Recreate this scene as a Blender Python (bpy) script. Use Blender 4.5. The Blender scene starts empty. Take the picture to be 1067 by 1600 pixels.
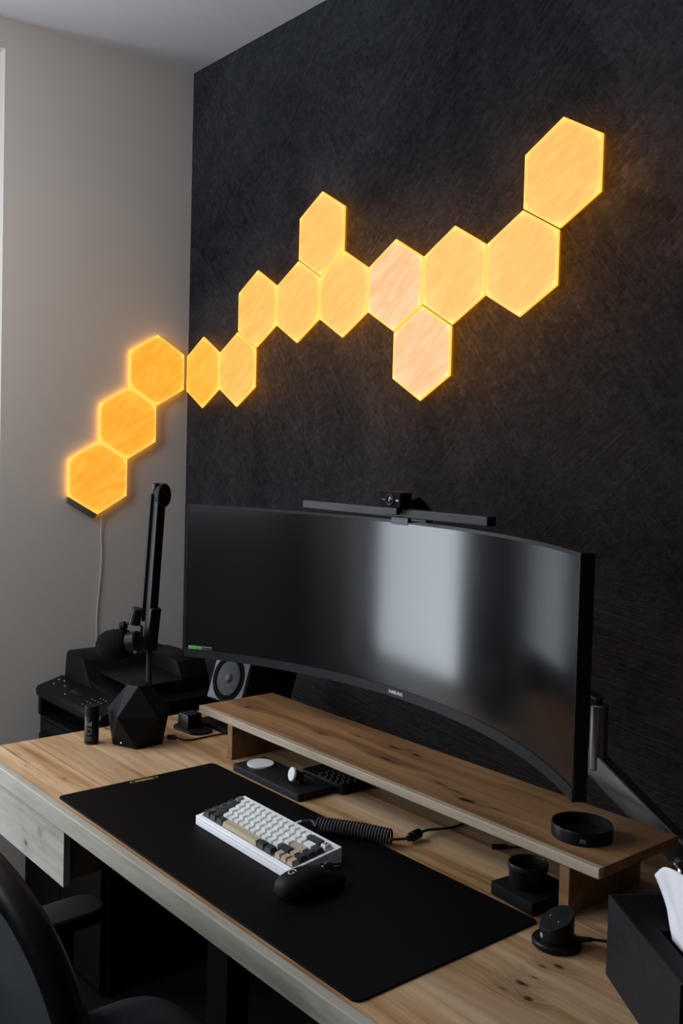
import bpy, bmesh, math, random
from mathutils import Vector, Matrix
random.seed(4)
PI = math.pi
C = bpy.context.scene.collection
sc = bpy.context.scene

# ------------------------------------------------------------------ camera
cam_d = bpy.data.cameras.new('camera'); cam = bpy.data.objects.new('camera', cam_d); C.objects.link(cam)
yaw, pitch, roll = -.9123, -.0386, .0249
F = Vector((math.sin(yaw)*math.cos(pitch), math.cos(yaw)*math.cos(pitch), math.sin(pitch)))
RT = F.cross(Vector((0, 0, 1))).normalized(); UP = RT.cross(F)
rt = math.cos(roll)*RT + math.sin(roll)*UP; up = -math.sin(roll)*RT + math.cos(roll)*UP
M = Matrix.Identity(4)
for i in range(3):
    M[i][0] = rt[i]; M[i][1] = up[i]; M[i][2] = -F[i]
M.translation = Vector((2.809, -1.6412, 1.4586))
cam.matrix_world = M
cam_d.sensor_fit = 'HORIZONTAL'; cam_d.sensor_width = 36
cam_d.lens = 1527.79/1067*36
cam_d.shift_x = (533.5-486.31)/1067; cam_d.shift_y = -(800-759.04)/1067
cam_d.clip_start = .02
sc.camera = cam
# ------------------------------------------------------------------ world, daylight, exposure
w = bpy.data.worlds.new('World'); sc.world = w; w.use_nodes = True
w.node_tree.nodes['Background'].inputs[0].default_value = (.55, .68, .9, 1)
w.node_tree.nodes['Background'].inputs[1].default_value = .6
sc.view_settings.view_transform = 'Standard'; sc.view_settings.look = 'None'
sc.view_settings.exposure = 0; sc.view_settings.gamma = 1; sc.view_settings.use_curve_mapping = False

def area(name, loc, rot, sx, sy, power, col):
    l = bpy.data.lights.new(name, 'AREA'); l.shape = 'RECTANGLE'; l.size = sx; l.size_y = sy
    l.energy = power; l.color = col
    o = bpy.data.objects.new(name, l); C.objects.link(o); o.location = loc; o.rotation_euler = rot
    return o
# daylight coming in through the window of the left wall and through the one behind the camera
area('daylight_left_window', (-.185, -1.53, 1.56), (0, -PI/2, 0), 1.94, .86, 38, (.84, .92, 1))
area('daylight_front_window', (.85, -3.02, 1.82), (PI/2, 0, 0), 1.1, 1.1, 21, (.88, .94, 1))
lp = bpy.data.lights.new('lamp', 'POINT'); lp.energy = 17; lp.color = (1, .955, .90); lp.shadow_soft_size = .16
lo_ = bpy.data.objects.new('lamp', lp); C.objects.link(lo_); lo_.location = (.55, -1.35, 1.98)   # the lit lamp of the room, left of the frame

# ------------------------------------------------------------------ node helper and materials
class NT:
    def __init__(s, name):
        s.m = bpy.data.materials.new(name); s.m.use_nodes = True; s.t = s.m.node_tree; s.n = s.t.nodes
        s.b = s.n['Principled BSDF']; s.out = s.n['Material Output']
    def add(s, typ, ins=None, **kw):
        nd = s.n.new(typ)
        for k, v in kw.items(): setattr(nd, k, v)
        for k, v in (ins or {}).items(): s.set(nd.inputs[k], v)
        return nd
    def set(s, inp, v):
        if hasattr(v, 'is_output') or isinstance(v, bpy.types.NodeSocket): s.t.links.new(v, inp)
        elif isinstance(v, bpy.types.Node): s.t.links.new(v.outputs[0], inp)
        elif isinstance(v, (tuple, list)) and len(v) == 3 and inp.type == 'RGBA': inp.default_value = (*v, 1)
        else: inp.default_value = v
    def math(s, op, a, b=0.0, c=None, clamp=False):
        nd = s.n.new('ShaderNodeMath'); nd.operation = op; nd.use_clamp = clamp
        s.set(nd.inputs[0], a); s.set(nd.inputs[1], b)
        if c is not None: s.set(nd.inputs[2], c)
        return nd.outputs[0]
    def mix(s, f, a, b, blend='MIX'):
        nd = s.n.new('ShaderNodeMix'); nd.data_type = 'RGBA'; nd.blend_type = blend
        s.set(nd.inputs[0], f); s.set(nd.inputs[6], a); s.set(nd.inputs[7], b); return nd.outputs[2]
    def ramp(s, f, stops):
        nd = s.n.new('ShaderNodeValToRGB'); el = nd.color_ramp.elements
        while len(el) < len(stops): el.new(.5)
        for e, (p_, c) in zip(el, stops):
            e.position = p_; e.color = (*c, 1) if len(c) == 3 else c
        s.set(nd.inputs[0], f); return nd.outputs[0]
    def smooth(s, v, lo, hi, a=0.0, b=1.0):
        nd = s.n.new('ShaderNodeMapRange'); nd.interpolation_type = 'SMOOTHSTEP'
        for i, x in enumerate((v, lo, hi, a, b)): s.set(nd.inputs[i], x)
        return nd.outputs[0]
    def coord(s, scale=(1, 1, 1), rot=(0, 0, 0), loc=(0, 0, 0)):
        tc = s.n.new('ShaderNodeTexCoord'); m1 = s.n.new('ShaderNodeMapping'); m2 = s.n.new('ShaderNodeMapping')
        s.t.links.new(tc.outputs['Object'], m1.inputs[0]); s.t.links.new(m1.outputs[0], m2.inputs[0])
        m1.inputs['Rotation'].default_value = rot; m1.inputs['Location'].default_value = loc; m2.inputs['Scale'].default_value = scale
        return m2.outputs[0]
    def noise(s, vec, scale, detail=4, rough=.55, dist=0):
        nd = s.n.new('ShaderNodeTexNoise'); s.t.links.new(vec, nd.inputs['Vector'])
        nd.inputs['Scale'].default_value = scale; nd.inputs['Detail'].default_value = detail
        nd.inputs['Roughness'].default_value = rough; nd.inputs['Distortion'].default_value = dist
        return nd.outputs['Fac']
    def bump(s, h, strength=.3, dist=.001):
        nd = s.n.new('ShaderNodeBump'); nd.inputs['Strength'].default_value = strength; nd.inputs['Distance'].default_value = dist
        s.t.links.new(h, nd.inputs['Height']); s.t.links.new(nd.outputs[0], s.b.inputs['Normal'])
    def p(s, **kw):
        for k, v in kw.items(): s.set(s.b.inputs[k.replace('_', ' ')], v)
        return s

def plain(name, col, rough=.5, metal=0, bumps=None, spec=None, coat=0, var=.12, vscale=30):
    n = NT(name); v = n.coord()
    f = n.noise(v, vscale, 5, .6)
    c = n.mix(f, tuple(x*(1-var) for x in col), tuple(min(1, x*(1+var)) for x in col))
    n.p(Base_Color=c, Metallic=metal, Roughness=n.smooth(f, .2, .8, rough*.9, min(1, rough*1.1)))
    if spec is not None: n.b.inputs['Specular IOR Level'].default_value = spec
    if coat: n.b.inputs['Coat Weight'].default_value = coat; n.b.inputs['Coat Roughness'].default_value = .15
    if bumps: n.bump(n.noise(n.coord(), bumps[0], 4, .6), bumps[1], bumps[2])
    return n.m

MT = {}
MT['blk'] = plain('black plastic', (.005, .005, .0055), .38, bumps=(900, .15, .0004), spec=.22)
MT['blk_matte'] = plain('matte black plastic', (.005, .005, .0055), .58, bumps=(700, .2, .0005), spec=.14)
MT['printer'] = plain('printer shell', (.004, .0045, .0052), .45, bumps=(800, .25, .0005), spec=.12)
MT['blk_gloss'] = plain('glossy black plastic', (.006, .006, .007), .18)
MT['darkcav'] = plain('black interior', (.003, .003, .003), .8, spec=.1)
MT['case'] = plain('white keyboard case', (.93, .94, .97), .35, bumps=(1200, .06, .0003), var=.02)
MT['white_pl'] = plain('white plastic', (.62, .63, .62), .4, var=.03)
MT['grey_pl'] = plain('grey plastic', (.055, .06, .065), .5, spec=.4)
MT['mid_pl'] = plain('charcoal bar shell', (.022, .024, .027), .5, spec=.22)
MT['alu'] = plain('brushed aluminium', (.24, .25, .26), .30, 1, bumps=(300, .1, .0005))
MT['chrome'] = plain('polished steel', (.6, .6, .6), .12, 1)
MT['brass'] = plain('brass', (.75, .55, .22), .3, 1)
MT['gold'] = plain('gold print', (.75, .55, .22), .4, .4)
MT['ink'] = plain('white print', (.55, .55, .55), .6, var=.02)
MT['ink_dim'] = plain('grey print', (.22, .22, .22), .6, var=.02)
MT['ink_blk'] = plain('black print', (.01, .01, .01), .6, var=.02)
MT['green'] = plain('green sticker', (.10, .38, .03), .5, var=.05)
MT['ceramic'] = plain('cream wall paint', (.6, .58, .55), .9)
MT['tissue'] = plain('tissue paper', (.78, .78, .82), .9, bumps=(120, .5, .002), var=.03)
MT['cable'] = plain('black cable', (.010, .010, .011), .55)
MT['cloth'] = plain('braided black cable', (.04, .04, .043), .75, bumps=(1500, .5, .0006))
MT['wire_w'] = plain('white cord', (.6, .58, .55), .5)
MT['felt'] = plain('black speckled box board', (.008, .009, .011), .55, spec=.25, bumps=(400, .35, .0006), var=.5, vscale=60)
MT['ctrl'] = plain('taupe controller shell', (.14, .12, .10), .5)
MT['bezel'] = plain('lower bezel plastic', (.012, .013, .015), .45, spec=.16)
MT['lid'] = plain('smooth black lid', (.004, .004, .005), .6, spec=.12)
MT['k_white'] = plain('white keycaps', (.80, .82, .80), .45, var=.03)
MT['k_dark'] = plain('dark grey keycaps', (.022, .024, .028), .5)
MT['k_tan'] = plain('tan keycaps', (.46, .37, .26), .5, var=.05)
MT['k_olive'] = plain('olive keycap', (.16, .13, .075), .5)
MT['spk_face'] = plain('graphite speaker baffle', (.075, .08, .09), .5, var=.06)
MT['cone'] = plain('woven cone', (.012, .0125, .014), .45, spec=.25, bumps=(500, .4, .0006))
MT['foam'] = plain('windscreen foam', (.004, .004, .004), 1.0, bumps=(500, .8, .0012), spec=.1)
MT['frame_paint'] = plain('window frame paint', (.5, .5, .5), .5)
MT['frame_dark'] = plain('dark window panel', (.02, .02, .022), .6)
MT['led'] = (lambda n: (n.p(Base_Color=(1, 1, 1), Emission_Color=(1, 1, 1), Emission_Strength=.9), n.m)[1])(NT('status light'))

# walls and ceiling paint
def paint(name, col):
    n = NT(name); v = n.coord()
    f = n.noise(v, 2.5, 3); g = n.noise(v, 250, 3, .6)
    n.p(Base_Color=n.mix(f, tuple(x*.97 for x in col), tuple(x*1.03 for x in col)), Roughness=.85)
    n.bump(g, .12, .0008); return n.m
MT['wall'] = paint('warm grey wall paint', (.56, .535, .505))
MT['darkpaint'] = paint('charcoal wall paint', (.05, .05, .055))
MT['midpaint'] = paint('grey wall paint', (.22, .21, .20))
MT['ceil'] = paint('white ceiling paint', (.47, .475, .52))
MT['floor'] = plain('near black floor', (.004, .004, .004), .7, spec=.1)

def plaster():
    n = NT('charcoal trowelled plaster')
    v = n.coord()
    # trowel strokes in directions that take turns over the wall
    sA = n.noise(n.coord((1.6, 1, 30), (0, .75, 0)), 5, 6, .7, .3)
    sB = n.noise(n.coord((1.6, 1, 46), (0, -.12, 0)), 4, 6, .72, .8)
    sC = n.noise(n.coord((1.8, 1, 30), (0, -.9, 0)), 5, 6, .7, .3)
    big = n.noise(v, 1.6, 3, .5, .6)
    big2 = n.noise(n.coord(loc=(4, 0, 3)), 1.5, 5, .62, .8)
    sep = n.add('ShaderNodeSeparateXYZ', {0: v})
    low = n.smooth(n.math('ADD', sep.outputs[2], n.math('MULTIPLY', big, .5)), 1.38, 1.5)         # combed coat low on the wall
    h = n.add('ShaderNodeMix', {0: n.smooth(big, .44, .56), 2: sA, 3: sC}).outputs[0]
    h = n.add('ShaderNodeMix', {0: low, 2: n.math('MULTIPLY', sB, 1.8), 3: h}).outputs[0]
    fine = n.noise(v, 80, 10, .82, .4)
    mid = n.noise(n.coord((1, 1, 1.5), (0, .4, 0)), 34, 6, .68, 1.2)
    patch = n.smooth(n.math('ADD', n.math('ADD', sep.outputs[0], n.math('MULTIPLY', sep.outputs[2], .5)), n.math('ADD', n.math('MULTIPLY', big2, .9), n.math('MULTIPLY', mid, .04))), 3.17, 3.18)   # smoother coat at the right
    hh = n.math('ADD', n.math('MULTIPLY', h, .55), n.math('ADD', n.math('MULTIPLY', fine, .60), n.math('ADD', n.math('MULTIPLY', mid, .45), n.math('MULTIPLY', patch, .12))))
    bp = n.add('ShaderNodeBump', {'Height': hh, 'Strength': 1.0, 'Distance': .016}).outputs[0]
    tone = n.math('ADD', n.math('MULTIPLY', big2, .5), n.math('ADD', n.math('MULTIPLY', h, .3), n.math('ADD', n.math('MULTIPLY', patch, .05), n.math('ADD', n.math('MULTIPLY', n.smooth(fine, .42, .60), .075), n.math('MULTIPLY', n.smooth(mid, .40, .62), .05)))))  # relief shading put into the colour: ridges lighter, hollows darker
    base = n.ramp(tone, [(.30, (.002, .0022, .003)), (.48, (.006, .0065, .0085)), (.72, (.018, .019, .022))])
    gloss = n.ramp(tone, [(.32, (.026, .030, .038)), (.48, (.076, .087, .107)), (.68, (.17, .188, .22))])
    # plaster: diffuse coat with a dull sheen
    d = n.add('ShaderNodeBsdfDiffuse', {'Color': base, 'Normal': bp})
    g = n.add('ShaderNodeBsdfGlossy', {'Color': gloss, 'Roughness': n.smooth(big2, .3, .7, .27, .20), 'Normal': bp})
    a = n.add('ShaderNodeAddShader', {0: d.outputs[0], 1: g.outputs[0]})
    n.t.links.new(a.outputs[0], n.out.inputs['Surface'])
    return n.m
MT['plaster'] = plaster()

def wood(name, cols, knots, upright=False, tone=1.0, rough=.5):
    """grain along local x; knots = [(x, y, rx, ry, depth)] in local coordinates of the piece"""
    n = NT(name)
    oi = n.add('ShaderNodeObjectInfo')
    tc = n.add('ShaderNodeTexCoord').outputs['Object']
    off = n.add('ShaderNodeVectorMath', {0: oi.outputs['Random'], 1: (3.1, 1.7, .3)}, operation='MULTIPLY').outputs[0]
    v = n.add('ShaderNodeVectorMath', {0: tc, 1: off}, operation='ADD').outputs[0]
    sep = n.add('ShaderNodeSeparateXYZ', {0: tc})
    X, Y, Z = sep.outputs
    if upright: Y = Z
    # knots bend the grain: sum of bumps
    ksum = None; kdark = None
    wob = n.noise(tc, 45, 4, .6)
    for (kx, ky, rx, ry, dp) in knots:
        dx = n.math('DIVIDE', n.math('SUBTRACT', X, kx), rx); dy = n.math('DIVIDE', n.math('SUBTRACT', Y, ky), ry)
        d = n.math('SQRT', n.math('ADD', n.math('MULTIPLY', dx, dx), n.math('MULTIPLY', dy, dy)))
        d = n.math('ADD', d, n.math('MULTIPLY', n.math('SUBTRACT', wob, .5), 1.6))
        k = n.math('MULTIPLY', n.smooth(d, 1.15, .25), dp)
        halo = n.math('MULTIPLY', n.smooth(d, 4.5, .4), .35*dp)
        kdark = k if kdark is None else n.math('MAXIMUM', kdark, k)
        ksum = halo if ksum is None else n.math('MAXIMUM', ksum, halo)
    warp = n.noise(v, 2.2, 2, .5)
    yy = n.math('ADD', n.add('ShaderNodeSeparateXYZ', {0: v}).outputs[1], n.math('MULTIPLY', warp, .045))
    if ksum is not None: yy = n.math('ADD', yy, n.math('MULTIPLY', ksum, .05))
    vs = n.add('ShaderNodeSeparateXYZ', {0: v})
    gv = n.add('ShaderNodeCombineXYZ', {0: n.math('MULTIPLY', vs.outputs[0], .55), 1: n.math('MULTIPLY', yy, 14), 2: n.math('MULTIPLY', vs.outputs[2], 10)}).outputs[0]
    g1 = n.noise(gv, 1.6, 6, .6, .2)
    gv2 = n.add('ShaderNodeCombineXYZ', {0: n.math('MULTIPLY', vs.outputs[0], 5), 1: n.math('MULTIPLY', yy, 150), 2: n.math('MULTIPLY', vs.outputs[2], 60)}).outputs[0]
    g2 = n.noise(gv2, 1.5, 5, .65, .3)
    blot = n.noise(n.coord((1.2, 3, 1), loc=(1, 5, 0)), 2.4, 3, .55, .5)
    f = n.math('ADD', n.math('MULTIPLY', g1, .62), n.math('ADD', n.math('MULTIPLY', g2, .22), n.math('MULTIPLY', blot, .18)))
    col = n.ramp(f, [(.36, cols[0]), (.46, cols[1]), (.55, cols[2]), (.66, cols[3])])
    tonev = n.smooth(oi.outputs['Random'], 0, 1, .80*tone, 1.18*tone)
    col = n.mix(1.0, col, n.add('ShaderNodeCombineXYZ', {0: tonev, 1: tonev, 2: tonev}).outputs[0], 'MULTIPLY')
    if ksum is not None:
        col = n.mix(ksum, col, tuple(c*.45 for c in cols[0]))
        col = n.mix(kdark, col, (.012, .006, .003))
    n.p(Base_Color=col, Roughness=n.smooth(g2, .3, .7, rough*.85, rough*1.15))
    n.b.inputs['Specular IOR Level'].default_value = .4
    n.bump(g2, .25, .0006)
    return n.m
OAK = [(.17, .082, .033), (.35, .20, .092), (.47, .305, .170), (.58, .42, .27)]
MT['oak'] = wood('oiled wild oak', OAK, [(.592, -.572, .020, .006, .9), (1.967, -.584, .012, .006, .95), (1.954, -.602, .008, .004, .8), (1.965, -.634, .013, .004, .8),
     (1.965, -.660, .012, .006, .95), (1.957, -.691, .008, .004, .6), (1.993, -.682, .010, .006, .95), (1.345, -.52, .018, .006, .9),
     (1.433, -.456, .012, .005, .6), (.75, -.845, .010, .002, .6), (.877, -.814, .010, .003, .6), (.66, -.835, .090, .0012, .8)])
MT['oak_riser'] = wood('oiled oak of the riser', [(.11, .050, .019), (.20, .10, .040), (.27, .145, .062), (.36, .21, .10)],
    [(.075, .085, .014, .006, .8), (.50, .157, .026, .006, 1.0), (.563, .159, .016, .006, 1.0), (.547, .092, .024, .005, .85), (.532, .170, .012, .004, .8),
     (.708, .076, .020, .004, .95), (.752, .070, .026, .003, .9), (.797, .052, .022, .009, 1.0), (.338, .093, .010, .004, .7), (.399, .15, .010, .004, .7), (.845, .063, .022, .003, .6)])
MT['edge_riser_lit'] = wood('riser edge painted as lit', [(.20, .15, .10), (.31, .25, .18), (.38, .32, .24), (.45, .39, .31)], [], rough=.5)  # daylight on the riser's front face put into a lighter wood colour
MT['maple'] = wood('pale drawer front', [(.20, .175, .14), (.31, .285, .245), (.38, .36, .315), (.44, .42, .37)], [(.86, .625, .010, .008, .75), (.93, .67, .006, .012, .3)], upright=True, rough=.55)
MT['edge'] = wood('front edge painted as lit', [(.25, .23, .18), (.37, .345, .28), (.45, .42, .35), (.53, .50, .42)], [], rough=.5)  # front light on the desk edge painted in as paler, greyer wood

def mat_leather():
    n = NT('black mat leather'); v = n.coord()
    n.p(Base_Color=(.0032, .003, .0034), Roughness=.55); n.b.inputs['Specular IOR Level'].default_value = .05
    n.bump(n.noise(v, 900, 4, .6), .35, .0004); return n.m
MT['mat'] = mat_leather()

def screen_mat():
    n = NT('matte screen'); v = n.coord()
    n.p(Base_Color=(.0035, .004, .005), Roughness=n.smooth(n.noise(v, 2, 2), .3, .7, .13, .16), IOR=1.52)
    n.b.inputs['Specular IOR Level'].default_value = .5
    return n.m
MT['screen'] = screen_mat()

def veneer(name, base, pale):
    """lit wooden veneer: lamps behind a thin wood sheet, one in each corner"""
    n = NT(name)
    oi = n.add('ShaderNodeObjectInfo')
    tc = n.add('ShaderNodeTexCoord').outputs['Object']
    off = n.add('ShaderNodeVectorMath', {0: oi.outputs['Random'], 1: (7, 0, 9)}, operation='MULTIPLY').outputs[0]
    v = n.add('ShaderNodeVectorMath', {0: tc, 1: off}, operation='ADD').outputs[0]
    mr = n.add('ShaderNodeMapping', {0: v, 2: (0, .62, 0)})
    mp = n.add('ShaderNodeMapping', {0: mr.outputs[0], 3: (5, 1, 60)})
    g = n.noise(mp.outputs[0], 2.2, 6, .62, .9)
    mp2 = n.add('ShaderNodeMapping', {0: mr.outputs[0], 3: (2.5, 1, 11)})
    g2 = n.noise(mp2.outputs[0], 3, 4, .6, 1.6)
    s = n.math('ADD', n.math('MULTIPLY', g, .5), n.math('MULTIPLY', g2, .5))
    grain = n.smooth(s, .38, .62, .93, 1.03)
    # distance to the border and to the corners
    sep = n.add('ShaderNodeSeparateXYZ', {0: tc})
    X = n.math('ABSOLUTE', sep.outputs[0]); Z = n.math('ABSOLUTE', sep.outputs[2])
    hx = n.math('MAXIMUM', X, n.math('ADD', n.math('MULTIPLY', X, .5), n.math('MULTIPLY', Z, .8660)))
    edge = n.smooth(hx, .086, .0985)
    def corner(cx, cz):
        d = n.math('SQRT', n.math('ADD', n.math('POWER', n.math('SUBTRACT', X, cx), 2.0), n.math('POWER', n.math('SUBTRACT', Z, cz), 2.0)))
        return n.math('ADD', n.math('MULTIPLY', n.smooth(d, .010, .001), .35), n.math('MULTIPLY', n.smooth(d, .055, .005), .12))
    cs = n.math('ADD', corner(0, .104), corner(.090, .052))
    col = n.mix(n.smooth(g2, .4, .65), base, pale)
    col = n.mix(edge, col, (1.0, .53, .09))
    strn = n.math('ADD', n.math('ADD', grain, n.math('MULTIPLY', edge, .16)), cs)
    n.p(Base_Color=(.22, .09, .025), Emission_Color=col, Emission_Strength=strn, Roughness=.55)
    return n.m
MT['veneerL'] = veneer('lit veneer deep amber', (1.0, .40, .025), (1.0, .45, .045))
MT['veneerM'] = veneer('lit veneer amber', (1.0, .43, .065), (1.0, .475, .095))
MT['veneerR'] = veneer('lit veneer pale amber', (1.0, .42, .17), (1.0, .50, .27))
def glow(name, col, st):
    n = NT(name); n.p(Base_Color=(.4, .2, .05), Emission_Color=col, Emission_Strength=st); return n.m
MT['rim_glow'] = glow('glowing diffuser edge', (1, .45, .05), 1.5)
MT['back_glow'] = glow('light spilling from the back', (1, .32, .015), 5.0)
MT['side_glow'] = glow('amber side of the light body', (1, .30, .012), .22)
MT['back_glowL'] = glow('stronger light spilling from the back', (1, .42, .05), 3.5)

def mesh_weave(name, col):
    n = NT(name); v = n.coord((1, 1, 1))
    wv = n.add('ShaderNodeTexWave', {'Vector': v, 'Scale': 90, 'Distortion': .4}, bands_direction='X').outputs[1]
    n.p(Base_Color=n.mix(wv, tuple(c*.55 for c in col), tuple(c*1.4 for c in col)), Roughness=.85)
    n.b.inputs['Specular IOR Level'].default_value = .2
    n.bump(wv, .5, .0015); return n.m
MT['seatfab'] = mesh_weave('ribbed seat fabric', (.014, .015, .018))
MT['backmesh'] = mesh_weave('grey mesh fabric', (.06, .066, .075))

# ------------------------------------------------------------------ geometry helpers
def nb(): return bmesh.new()
def box(bm, x0, x1, y0, y1, z0, z1, bev=0, seg=2, mat=None):
    vs = [bm.verts.new(Vector(c)) for c in ((x0, y0, z0), (x1, y0, z0), (x1, y1, z0), (x0, y1, z0), (x0, y0, z1), (x1, y0, z1), (x1, y1, z1), (x0, y1, z1))]
    if mat is not None:
        for v in vs: v.co = mat @ v.co
    fs = [bm.faces.new([vs[i] for i in q]) for q in ((3, 2, 1, 0), (4, 5, 6, 7), (0, 1, 5, 4), (1, 2, 6, 5), (2, 3, 7, 6), (3, 0, 4, 7))]
    if bev:
        es = set(e for f in fs for e in f.edges)
        bmesh.ops.bevel(bm, geom=list(es), offset=bev, segments=seg, profile=.6, affect='EDGES')
    return bm
def prism(bm, pts, a0, a1, axis='z', bev=0, seg=2):
    """polygon pts extruded between a0 and a1 along axis"""
    def P3(p, a):
        return {'z': (p[0], p[1], a), 'y': (p[0], a, p[1]), 'x': (a, p[0], p[1])}[axis]
    lo = [bm.verts.new(P3(p, a0)) for p in pts]; hi = [bm.verts.new(P3(p, a1)) for p in pts]
    n = len(pts)
    fs = [bm.faces.new(lo[::-1]), bm.faces.new(hi)]
    for i in range(n): fs.append(bm.faces.new((lo[i], lo[(i+1) % n], hi[(i+1) % n], hi[i])))
    bmesh.ops.recalc_face_normals(bm, faces=fs)
    if bev:
        bmesh.ops.bevel(bm, geom=list(set(e for f in fs for e in f.edges)), offset=bev, segments=seg, profile=.6, affect='EDGES')
    return bm
def lathe(bm, prof, n=48, mat=None, close=True):
    """prof = [(r, z)...] spun about z"""
    rings = []
    for r, z in prof:
        if r < 1e-6:
            v = Vector((0, 0, z)); v = mat @ v if mat else v
            rings.append([bm.verts.new(v)])
        else:
            ring = []
            for i in range(n):
                a = 2*PI*i/n; v = Vector((r*math.cos(a), r*math.sin(a), z)); v = mat @ v if mat else v
                ring.append(bm.verts.new(v))
            rings.append(ring)
    fs = []
    for A, B in zip(rings, rings[1:]):
        for i in range(n):
            j = (i+1) % n
            if len(A) == 1 and len(B) == 1: continue
            if len(A) == 1: fs.append(bm.faces.new((A[0], B[j], B[i])))
            elif len(B) == 1: fs.append(bm.faces.new((A[i], A[j], B[0])))
            else: fs.append(bm.faces.new((A[i], A[j], B[j], B[i])))
    bmesh.ops.recalc_face_normals(bm, faces=fs)
    return bm
def cyl(bm, p0, p1, r, r2=None, n=24, bev=.0):
    p0, p1 = Vector(p0), Vector(p1); d = p1-p0; L = d.length
    q = d.to_track_quat('Z', 'Y').to_matrix().to_4x4(); q.translation = p0
    r2 = r if r2 is None else r2
    if bev: prof = [(0, 0), (r-bev, 0), (r, bev), (r2, L-bev), (r2-bev, L), (0, L)]
    else: prof = [(0, 0), (r, 0), (r2, L), (0, L)]
    return lathe(bm, prof, n, q)
def tube(bm, pts, r, n=8, cap=True):
    pts = [Vector(p) for p in pts]
    N = len(pts); prev = None; rings = []
    for i, p in enumerate(pts):
        t = (pts[min(i+1, N-1)]-pts[max(i-1, 0)]).normalized()
        if prev is None:
            a = Vector((0, 0, 1)) if abs(t.z) < .9 else Vector((1, 0, 0)); u = t.cross(a).normalized()
        else: u = (prev - t*prev.dot(t)).normalized()
        prev = u; wv = t.cross(u)
        rr = r[i] if isinstance(r, (list, tuple)) else r
        rings.append([bm.verts.new(p + rr*(math.cos(2*PI*k/n)*u + math.sin(2*PI*k/n)*wv)) for k in range(n)])
    for A, B in zip(rings, rings[1:]):
        for k in range(n): bm.faces.new((A[k], A[(k+1) % n], B[(k+1) % n], B[k]))
    if cap: bm.faces.new(rings[0][::-1]); bm.faces.new(rings[-1])
    return bm
def spline(ctrl, n=12):
    P = [Vector(c) for c in ctrl]; P = [2*P[0]-P[1]] + P + [2*P[-1]-P[-2]]; out = []
    for i in range(1, len(P)-2):
        for k in range(n):
            t = k/n; a, b, c, d = P[i-1:i+3]
            out.append(.5*((2*b)+(c-a)*t+(2*a-5*b+4*c-d)*t*t+(3*b-a-3*c+d)*t**3))
    out.append(P[-2]); return out
def rrect(x0, x1, y0, y1, r, n=6):
    out = []
    for cx, cy, a0 in ((x1-r, y1-r, 0), (x0+r, y1-r, PI/2), (x0+r, y0+r, PI), (x1-r, y0+r, 1.5*PI)):
        for k in range(n+1):
            a = a0+PI/2*k/n; out.append((cx+r*math.cos(a), cy+r*math.sin(a)))
    return out
def grid(bm, f, nu, nv):
    V = [[bm.verts.new(f(i/nu, j/nv)) for j in range(nv+1)] for i in range(nu+1)]
    return [bm.faces.new((V[i][j], V[i+1][j], V[i+1][j+1], V[i][j+1])) for i in range(nu) for j in range(nv)]

def obj(name, bm, mat, parent=None, smooth=False, loc=None, rot=None):
    me = bpy.data.meshes.new(name); bm.normal_update(); bm.to_mesh(me); bm.free()
    me.materials.append(MT[mat] if isinstance(mat, str) else mat)
    if smooth:
        me.polygons.foreach_set('use_smooth', [True]*len(me.polygons))
        if smooth != 'all':
            try: me.set_sharp_from_angle(angle=math.radians(smooth if smooth is not True else 35))
            except Exception: pass
    o = bpy.data.objects.new(name, me); C.objects.link(o)
    if parent: o.parent = parent
    if loc: o.location = loc
    if rot: o.rotation_euler = rot
    return o
def tag(o, label, cat, group=None):
    o['label'] = label; o['category'] = cat
    if group: o['group'] = group
    return o
def struct(name, bm, mat, parent=None, **k):
    o = obj(name, bm, mat, parent, **k)
    if not parent: o['kind'] = 'structure'
    return o
TH = .0197
def D(u, v, z):
    c, s = math.cos(TH), math.sin(TH); return Vector((c*u-s*v, s*u+c*v, z))
def thing(name, label, cat, u, v, z, rz=0, group=None, world=False):
    o = bpy.data.objects.new(name, None); C.objects.link(o); o.empty_display_size = .05
    o.location = (u, v, z) if world else D(u, v, z); o.rotation_euler = (0, 0, rz + (0 if world else TH))
    return tag(o, label, cat, group)
def text(name, s, size, mat, parent, loc, rot, depth=.0002, align='CENTER', label=None, sx=1, bold=0):
    cu = bpy.data.curves.new('t', 'FONT'); cu.body = s; cu.size = size; cu.extrude = depth; cu.align_x = align; cu.align_y = 'CENTER'; cu.offset = bold
    cu.resolution_u = 3
    t = bpy.data.objects.new('t', cu); C.objects.link(t); bpy.context.view_layer.update()
    me = bpy.data.meshes.new_from_object(t.evaluated_get(bpy.context.evaluated_depsgraph_get()))
    bpy.data.objects.remove(t); bpy.data.curves.remove(cu); me.name = name
    me.materials.clear(); me.materials.append(MT[mat])
    o = bpy.data.objects.new(name, me); C.objects.link(o); o.parent = parent; o.location = loc; o.rotation_euler = rot; o.scale = (sx, 1, 1)
    if label: o['label'] = label
    return o

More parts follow.
